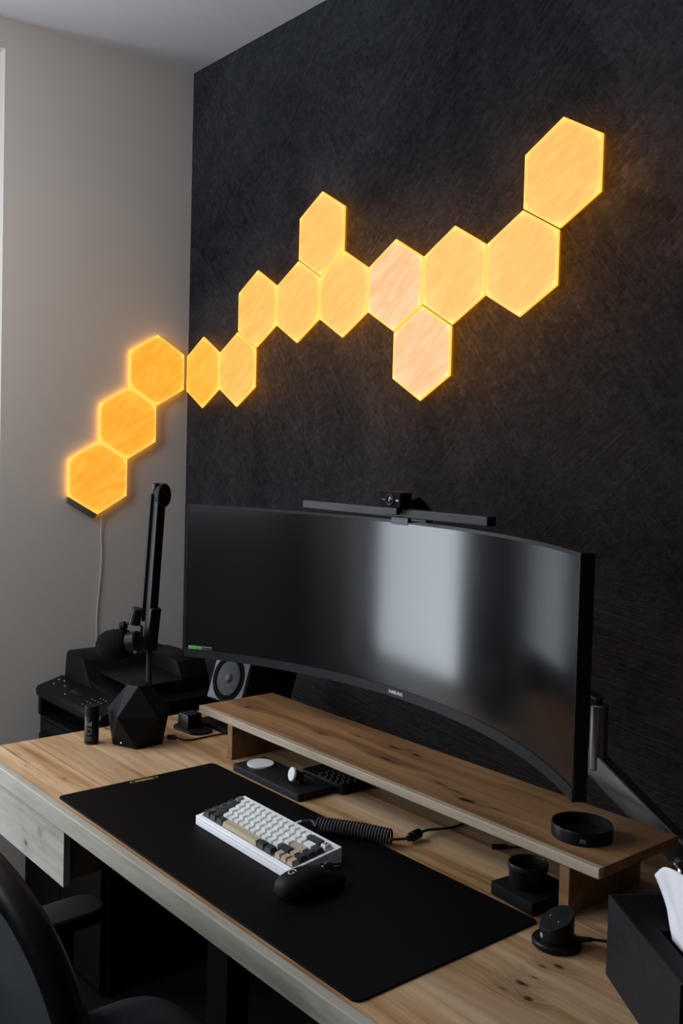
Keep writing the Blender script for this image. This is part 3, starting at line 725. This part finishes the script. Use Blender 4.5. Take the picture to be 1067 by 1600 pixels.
side = Vector((-dirv.y, dirv.x, 0))
for s_ in (-1, 1):
    c_ = side*s_*.0105 + dirv*.004; c_.z = ztop(c_.x, c_.y)
    b = nb(); cyl(b, c_-nrm*.001, c_+nrm*.0012, .0016, n=14); obj('contact_pin', b, 'brass', wd2, smooth=True)
ad = Vector((-.25, -.97, 0)).normalized()
text('emblem', 'n', .013, 'ink', wd2, (r_*dirv.x*1.02, r_*dirv.y*1.02, .0185), (PI/2, 0, math.atan2(dirv.y, dirv.x)+PI/2), bold=.0003)
b = nb(); cyl(b, D(1.928, -.537, DZ+.012)+Vector((.020, .014, 0)), D(1.928, -.537, DZ+.012)+Vector((.036, .036, 0)), .005, .0032, 14, .0005)
tube(b, spline([D(1.963, -.502, DZ+.0115), D(1.985, -.475, DZ+.008), D(2.01, -.45, DZ+.004), D(2.03, -.42, DZ+.003), D(2.06, -.36, DZ+.003), D(2.06, -.25, DZ+.003)], 8), .0022, 8)
tag(obj('cable', b, 'cable', smooth='all'), 'black cable plugged into the small watch dock', 'cable')

# ------------------------------------------------------------------ tissue box
BA = math.atan2(-.682+.552, 2.204-2.022)
tb = thing('tissue_box', 'tall black speckled box at the right edge with open top', 'tissue box', 2.019, -.549, DZ, BA)
BL, BD_, BH = .226, .125, .112
b = nb()
box(b, 0, BL, 0, .004, 0.0005, BH, .001); box(b, 0, BL, BD_-.004, BD_, 0.0005, BH, .001); box(b, 0, .004, .0041, BD_-.0041, 0.0005, BH, .001); box(b, BL-.004, BL, .0041, BD_-.0041, .0005, BH, .001); box(b, .0041, BL-.0041, .0041, BD_-.0041, 0.0005, .004)
obj('box_walls', b, 'felt', tb)
b = nb(); box(b, .0042, BL-.0042, .0042, .030, BH-.004, BH-.0003, .0003, 1); box(b, .0042, BL-.0042, .052, BD_-.0042, BH-.004, BH-.0003, .0003, 1); box(b, .0042, .100, .0301, .0519, BH-.004, BH-.0003); box(b, BL-.016, BL-.0042, .0301, .0519, BH-.004, BH-.0003)
obj('box_lid', b, 'lid', tb)
b = nb()
def tis(i, j):
    x0 = .110+.094*i; x1 = .022+.225*i
    s_ = j**1.25
    x = x0+(x1-x0)*s_
    z = .104+(.044+.075*i**.8+.010*math.sin(7*i))*j
    y = .041+.006*math.sin(11*i+2*j)*min(1, j*2)+.012*j*math.sin(4*i+.6)
    return Vector((x, y, z))
fs = grid(b, tis, 48, 18); o = obj('tissue', b, 'tissue', smooth='all'); tag(o, 'white tissue sticking up out of the black box', 'tissue')
o.location = tb.location; o.rotation_euler = tb.rotation_euler
md = o.modifiers.new('solid', 'SOLIDIFY'); md.thickness = .0008

# ------------------------------------------------------------------ faceted device, bottle
fd = thing('faceted_hub', 'black faceted router like gem beside the spray bottle', 'router', .735, -.562, DZ, .0)
b = nb()
def ring(r, z, off): return [b.verts.new((r*math.cos(off+2*PI*i/5), r*math.sin(off+2*PI*i/5), z)) for i in range(5)]
o0 = -1.168
base = ring(.061, .0006, o0+PI/5); belt = ring(.078, .076, o0); top = ring(.029, .140, o0+PI/5)
fs = [b.faces.new(base[::-1])]
for i in range(5):
    j = (i+1) % 5
    fs += [b.faces.new((base[i], base[j], belt[j])), b.faces.new((base[i], belt[j], belt[i])), b.faces.new((belt[i], belt[j], top[i])), b.faces.new((belt[j], top[j], top[i]))]
fs.append(b.faces.new(top))
r = bmesh.ops.inset_individual(b, faces=[fs[-1]], thickness=.004, depth=-.004)
bmesh.ops.recalc_face_normals(b, faces=b.faces)
bmesh.ops.bevel(b, geom=[e for e in b.edges], offset=.0008, segments=1, affect='EDGES'); obj('faceted_shell', b, 'printer', fd)
b = nb(); bmesh.ops.create_icosphere(b, subdivisions=2, radius=.0014); obj('status_light', b, 'led', fd, loc=(.020, -.0555, .012))['label'] = 'tiny white light'
b = nb(); cyl(b, D(.790, -.490, DZ+.012), D(.775, -.505, DZ+.012), .006, .006, 14, .001)
tube(b, spline([D(.790, -.490, DZ+.012), D(.80, -.475, DZ+.006), D(.800, -.45, DZ+.003), D(.80, -.40, DZ+.003), D(.80, -.33, DZ+.003), D(.79, -.27, DZ+.003)], 8), .0022, 8)
tag(obj('cable', b, 'cable', smooth='all'), 'black cable from the faceted gem towards the speaker', 'cable')

bt = thing('spray_bottle', 'slim black cylindrical spray bottle on the desk left end', 'bottle', .682, -.656, DZ)
b = nb(); lathe(b, [(0, .0005), (.0155, .0005), (.0168, .002), (.0168, .064), (.0160, .0655), (.0160, .0665)], 40); obj('bottle_body', b, 'blk', bt, smooth=30)
b = nb(); lathe(b, [(.0160, .0666), (.0168, .0672), (.0168, .088), (.0160, .090), (0, .090)], 40); obj('cap', b, 'blk_matte', bt, smooth=30)
fa = -.85
text('label_lettering', 'Sal', .014, 'ink_dim', bt, (.0172*math.cos(fa), .0172*math.sin(fa), .050), (PI/2, 0, fa+PI/2), bold=.0002)
b = nb(); tube(b, [Vector((.0075*math.cos(t_), 0, .0075*math.sin(t_))) for t_ in [i*PI/10 for i in range(21)]], .0004, 5)
tube(b, [Vector((.0050*math.cos(t_), 0, .0050*math.sin(t_))) for t_ in [i*PI/10 for i in range(21)]], .0004, 5)
obj('label_emblem', b, 'ink_dim', bt, loc=(.0168*math.cos(fa), .0168*math.sin(fa), .032), rot=(0, 0, fa+PI/2))
for k in range(3):
    b = nb(); box(b, -.007, .007, -.0002, .0002, 0, .0006); obj('label_line', b, 'ink_dim', bt, loc=(.0168*math.cos(fa), .0168*math.sin(fa), .018-.0035*k), rot=(0, 0, fa+PI/2))

# ------------------------------------------------------------------ speaker with stand, cable dock
sp = thing('speaker', 'graphite desktop speaker with black cone half hidden behind the monitor', 'speaker', .742, -.320, DZ+.062, .08)
tilt = Matrix.Rotation(-.31, 4, 'X')
b = nb(); box(b, -.066, .066, .004, .16, 0, .22, .004, 2, tilt); obj('cabinet', b, 'blk_matte', sp)
b = nb(); box(b, -.066, .066, -.008, .0038, 0, .22, .003, 2, tilt); o = obj('baffle', b, 'spk_face', sp)
q = tilt @ Matrix.Translation((0, -.0082, .060)) @ Matrix.Rotation(PI/2, 4, 'X')
b = nb(); lathe(b, [(.059, -.001), (.059, .0015), (.058, .0025), (.055, .0028), (.052, .001), (.051, -.002)], 64, q); obj('outer_ring', b, 'darkcav', sp, smooth=True)
b = nb(); lathe(b, [(.0515, 0), (.049, .004), (.046, .0045), (.043, .001)], 64, q); obj('surround', b, 'darkcav', sp, smooth=True)
b = nb(); lathe(b, [(.044, .0012), (.030, .0008), (.012, .0004), (0, .0004)], 64, q); obj('cone', b, 'cone', sp, smooth=True)
b = nb(); lathe(b, [(.0125, .0006), (.011, .005), (.007, .008), (0, .0095)], 32, q); obj('dust_cap', b, 'spk_face', sp, smooth=True)
q2 = tilt @ Matrix.Translation((0, -.0082, .168)) @ Matrix.Rotation(PI/2, 4, 'X')
b = nb(); lathe(b, [(.028, -.001), (.028, .002), (.018, .001), (.012, .003), (0, .005)], 40, q2); obj('tweeter', b, 'blk', sp, smooth=True)
ss = thing('speaker_stand', 'flat black stand plate under the desktop speaker', 'speaker stand', .745, -.33, DZ, .05)
b = nb(); prism(b, rrect(-.075, .08, -.03, .17, .02), .0004, .010, 'z', bev=.001); box(b, -.05, .05, .0, .010, .010, .050, .001); obj('stand_plate', b, 'blk_matte', ss, smooth=30)
cdk = thing('cable_dock', 'small black slotted dock on an oval plate left of the riser', 'dock', .712, -.400, DZ, .10)
b = nb(); prism(b, rrect(-.045, .065, -.035, .030, .028), .0004, .006, 'z', bev=.0008); obj('dock_plate', b, 'blk', cdk, smooth=30)
for k in range(4):
    b = nb(); prism(b, rrect(-.020, .022, .006, .040, .006), 0, .0055, 'y', bev=.0008); obj('fin', b, 'blk', cdk, smooth=30, loc=(-.005, -.022+k*.012, 0))

# ------------------------------------------------------------------ printer on a low cabinet
cb = thing('low_cabinet', 'low black cabinet under the printer, beside the left end of the desk', 'cabinet', .0, -.53, 0)
b = nb(); box(b, 0, .50, 0.02, .45, 0, .44, .003); obj('cabinet_body', b, 'darkcav', cb)
for k in range(2):
    b = nb(); box(b, .004+.248*k, .248+.248*k, 0, .0198, .02, .43, .002); o = obj('door', b, 'darkcav', cb)
    b = nb(); box(b, .225+.03*k-.004, .225+.03*k+.004, -.014, 0, .25, .33, .002); obj('handle', b, 'blk', o)
pr = thing('printer', 'bulky black multifunction printer in the corner by the grey wall', 'printer', .022, -.510, .44)
PZ = .01
b = nb(); box(b, 0, .415, .012, .40, .0, .205, .006); box(b, 0, .018, .006, .40, .205, .26, .003); box(b, .330, .415, .006, .40, .205, .26, .003); box(b, .018, .330, .16, .40, .205, .26); box(b, 0, .415, .07, .40, .2602, .305, .006)
obj('printer_body', b, 'printer', pr)
b = nb(); box(b, .02, .395, .000, .0119, .008, .155, .003); o = obj('paper_tray', b, 'printer', pr)
b = nb(); box(b, .13, .27, -.0005, .004, .118, .142, .002); obj('tray_grip', b, 'darkcav', o)
text('maker_lettering', 'brother', .030, 'ink', pr, (.205, -.0012, .097), (PI/2, 0, 0), bold=.0004)
b = nb(); prism(b, [(.006, .185), (.10, .205), (.10, .211), (.006, .195)], .022, .326, 'x'); obj('output_ramp', b, 'printer', pr)
# control panel: sloping lip across the front
b = nb(); prism(b, [(.0, .262), (-.003, .280), (.003, .292), (.082, .314), (.082, .262)], .0, .415, 'x', bev=.003); cpn = obj('control_panel', b, 'printer', pr, smooth=30)
sl = math.atan2(.022, .079)
def onp(x, y): return (x, y, .292+(y-.003)*.022/.079)
for i in range(4):
    for j in range(4):
        x = .285+.017*i; y = .012+.015*j; b = nb(); prism(b, rrect(-.0058, .0058, -.004, .004, .0025, 3), 0, .0022, 'z', bev=.0005, seg=1)
        k = obj('button', b, 'blk_gloss', cpn, loc=onp(x, y), rot=(sl, 0, 0))
        if (i*4+j) % 5 != 3:
            b = nb(); box(b, -.0016, .0016, -.0007, .0007, .0022, .0024); obj('button_mark', b, 'ink', pr, loc=onp(x, y), rot=(sl, 0, 0))
b = nb(); box(b, -.035, .035, -.013, .013, 0, .0015, .0006); obj('display', b, 'blk_gloss', cpn, loc=onp(.19, .045), rot=(sl, 0, 0))
for (x, y, w_) in ((.03, .058, .006), (.045, .035, .005), (.10, .045, .006), (.16, .018, .004), (.06, .062, .005)):
    b = nb(); box(b, -w_, w_, -.0015, .0015, 0, .0012); obj('panel_mark', b, 'ink_dim', cpn, loc=onp(x, y), rot=(sl, 0, 0))
# document feeder: hump at the left, tray falling to the right, raised back
b = nb(); prism(b, [(.022, .3055), (.034, .385), (.048, .398), (.120, .396), (.150, .385), (.185, .330), (.215, .3055)], .078, .36, 'y', bev=.004); fe = obj('document_feeder', b, 'printer', pr, smooth=30)
b = nb(); prism(b, [(.10, .3055), (.10, .392), (.28, .396), (.318, .388), (.345, .345), (.350, .3055)], .29, .385, 'y', bev=.005); obj('feeder_back', b, 'printer', pr, smooth=30)
b = nb(); prism(b, [(.13, .338), (.395, .3062), (.395, .3058), (.13, .3058)], .084, .289, 'y'); o = obj('document_tray', b, 'printer', pr)
b = nb(); box(b, .15, .37, .12, .285, .0, .006, .003, 2); o = obj('paper_support', b, 'blk', pr, loc=(0, 0, .352), rot=(0, .03, 0))
b = nb(); prism(b, [(.16, .306), (.155, .352), (.17, .352), (.19, .306)], .13, .27, 'y'); obj('support_hinge', b, 'blk', pr)

# ------------------------------------------------------------------ microphone on boom arm
mc = thing('boom_stand', 'tall black folded boom stand rising behind the faceted gem', 'boom stand', .620, -.470, DZ)
b = nb(); cyl(b, (0, 0, .0005), (0, 0, .030), .024, n=32, bev=.002); box(b, -.03, .03, -.03, .03, .0003, .010, .002); obj('desk_clamp', b, 'blk', mc, smooth=30)
b = nb(); cyl(b, (0, 0, .030), (0, 0, .215), .0075, n=24, bev=.001); obj('post', b, 'mid_pl', mc, smooth=30)
b = nb(); beam(b, Vector((.0, .0, .190)), Vector((.012, .004, .300)), .030, .030, .006); obj('elbow', b, 'blk', mc, smooth=30)
b = nb(); beam(b, Vector((.002, .0, .260)), Vector((.020, .010, .600)), .024, .030, .004); obj('upper_arm', b, 'blk', mc, smooth=30)
b = nb(); beam(b, Vector((-.014, -.014, .262)), Vector((.006, -.004, .585)), .010, .010, .002); obj('side_rail', b, 'mid_pl', mc, smooth=30)
b = nb(); lathe(b, [(0, -.010), (.018, -.010), (.020, -.007), (.020, .007), (.018, .010), (0, .010)], 32, Matrix.Translation((.028, .014, .582)) @ Matrix.Rotation(PI/2, 4, 'Y') @ Matrix.Scale(1.5, 4, (1, 0, 0))); obj('top_joint', b, 'blk', mc, smooth=30)
b = nb(); cyl(b, (.013, .004, .594), (.013, .004, .612), .011, n=24, bev=.002); obj('end_cap', b, 'blk_gloss', mc, smooth=30)
mi = thing('microphone', 'black studio microphone with foam windscreen hanging at the boom arm', 'microphone', .600, -.532, .955)
b = nb(); dv = Vector((-.105, -.060, -.028)); s0 = Vector((.030, .012, .012))
q = dv.to_track_quat('Z', 'Y').to_matrix().to_4x4(); q.translation = s0
lathe(b, [(0, .012), (.030, .013), (.035, .022), (.0385, .040), (.0395, .056), (.038, .074), (.032, .090), (.021, .100), (0, .105)], 40, q); obj('windscreen', b, 'foam', mi, smooth='all')
b = nb(); lathe(b, [(0, -.016), (.022, -.016), (.026, -.012), (.0270, .0), (.0270, .0125), (0, .0128)], 36, q); obj('microphone_body', b, 'blk', mi, smooth=30)
b = nb(); tube(b, [s0+Vector((-.03, -.02, .0)), s0+Vector((-.03, -.02, .040)), s0+Vector((.0, .0, .050)), s0+Vector((.02, .01, .04)), s0+Vector((.02, .01, 0))], .004, 8); obj('yoke', b, 'blk', mi, smooth='all')
b = nb(); cyl(b, s0+Vector((.0, .0, .045)), s0+Vector((.010, .004, .085)), .015, .013, 24, .001); obj('collar', b, 'blk', mi, smooth=30)
b = nb(); cyl(b, s0+Vector((-.02, -.012, .040)), s0+Vector((-.032, -.020, .036)), .010, .010, 16, .001); obj('knob', b, 'blk_matte', mi, smooth=30)
b = nb(); cyl(b, s0+Vector((.012, .003, -.020)), s0+Vector((.020, -.008, -.020)), .004, n=12); obj('screw', b, 'chrome', mi)

# ------------------------------------------------------------------ office chair
ch = thing('office_chair', 'black mesh office chair pulled up to the desk, lower left', 'chair', 1.47, -.98, 0, .04)
b = nb()
def seat(i, j):
    x = -.255+.51*i; y = -.23+.46*j
    ed = min(1, 4*i*(1-i)*2)*min(1, 4*j*(1-j)*2.2)
    sx = 1-.10*(2*abs(j-.5))**4; sy = 1-.12*(2*abs(i-.5))**4
    return Vector((x*sx, y*sy, .425+.055*max(ed, 0)**.45-.035*max(0, j-.8)*2 ))
fs = grid(b, seat, 32, 28)
obj('seat', b, 'seatfab', ch, smooth='all')
b = nb(); prism(b, rrect(-.24, .24, -.22, .21, .07), .395, .426, 'z', bev=.006); obj('seat_pan', b, 'blk', ch, smooth=30)
# backrest: curved frame ring with mesh
def backpt(x, z):
    zz = (z-.48)/.46
    return Vector((x, -.215-.05*zz**2 - .0 + .25*x*x*1.1, z))
def backout(k):
    a = 2*PI*k; n4 = 2.6
    ca, sa = math.cos(a), math.sin(a)
    x = .245*math.copysign(abs(ca)**(2/n4), ca); z = .70+.215*math.copysign(abs(sa)**(2/n4), sa)
    x *= 1-.10*((z-.70)/.215 if z > .7 else 0)
    return x, z
ringp = [backpt(*backout(k/72)) for k in range(73)]
b = nb(); tube(b, ringp, .022, 12, cap=False); bmesh.ops.remove_doubles(b, verts=b.verts, dist=.0005); obj('back_frame', b, 'blk', ch, smooth='all')
b = nb()
def bm_(i, j):
    x, z = backout(i); f = .02+.96*j; return backpt(x*f, .70+(z-.70)*f)
grid(b, bm_, 72, 12); bmesh.ops.remove_doubles(b, verts=b.verts, dist=.0004); o = obj('back_mesh', b, 'backmesh', ch, smooth='all'); o['label'] = 'grey mesh of the backrest'
b = nb(); tube(b, spline([(0, -.05, .40), (0, -.20, .38), (0, -.27, .46), (0, -.255, .60), (0, -.25, .75)], 8), .022, 12); obj('back_spine', b, 'blk', ch, smooth='all')
for s_ in (-1, 1):
    b = nb(); prism(b, rrect(s_*.265-.040, s_*.265+.040, -.11, .10, .038), .612, .640, 'z', bev=.008, seg=3); o = obj('armrest', b, 'blk_matte', ch, smooth=30)
    b = nb(); box(b, s_*.265-.018, s_*.265+.018, -.03, .04, .42, .612, .006); box(b, min(s_*.10, s_*.283), max(s_*.10, s_*.283), -.03, .04, .385, .42, .006); obj('armrest_post', b, 'blk', ch)
b = nb(); cyl(b, (0, 0, .09), (0, 0, .398), .028, n=24); cyl(b, (0, 0, .05), (0, 0, .13), .045, .035, 24); obj('gas_column', b, 'blk', ch, smooth=30)
for k in range(5):
    a = 2*PI*k/5+.3; e = Vector((.30*math.cos(a), .30*math.sin(a), .075))
    b = nb(); tube(b, [Vector((.03*math.cos(a), .03*math.sin(a), .10)), e], [.024, .016], 10); lg = obj('leg', b, 'blk', ch, smooth=30)
    b = nb(); q = Matrix.Translation((e.x, e.y, .03)) @ Matrix.Rotation(a+PI/2, 4, 'Z') @ Matrix.Rotation(PI/2, 4, 'X'); lathe(b, [(0, -.02), (.026, -.02), (.03, -.015), (.03, .015), (.026, .02), (0, .02)], 20, q)
    cyl(b, (e.x, e.y, .045), (e.x, e.y, .078), .008, n=10); obj('caster', b, 'blk', lg, smooth=30)
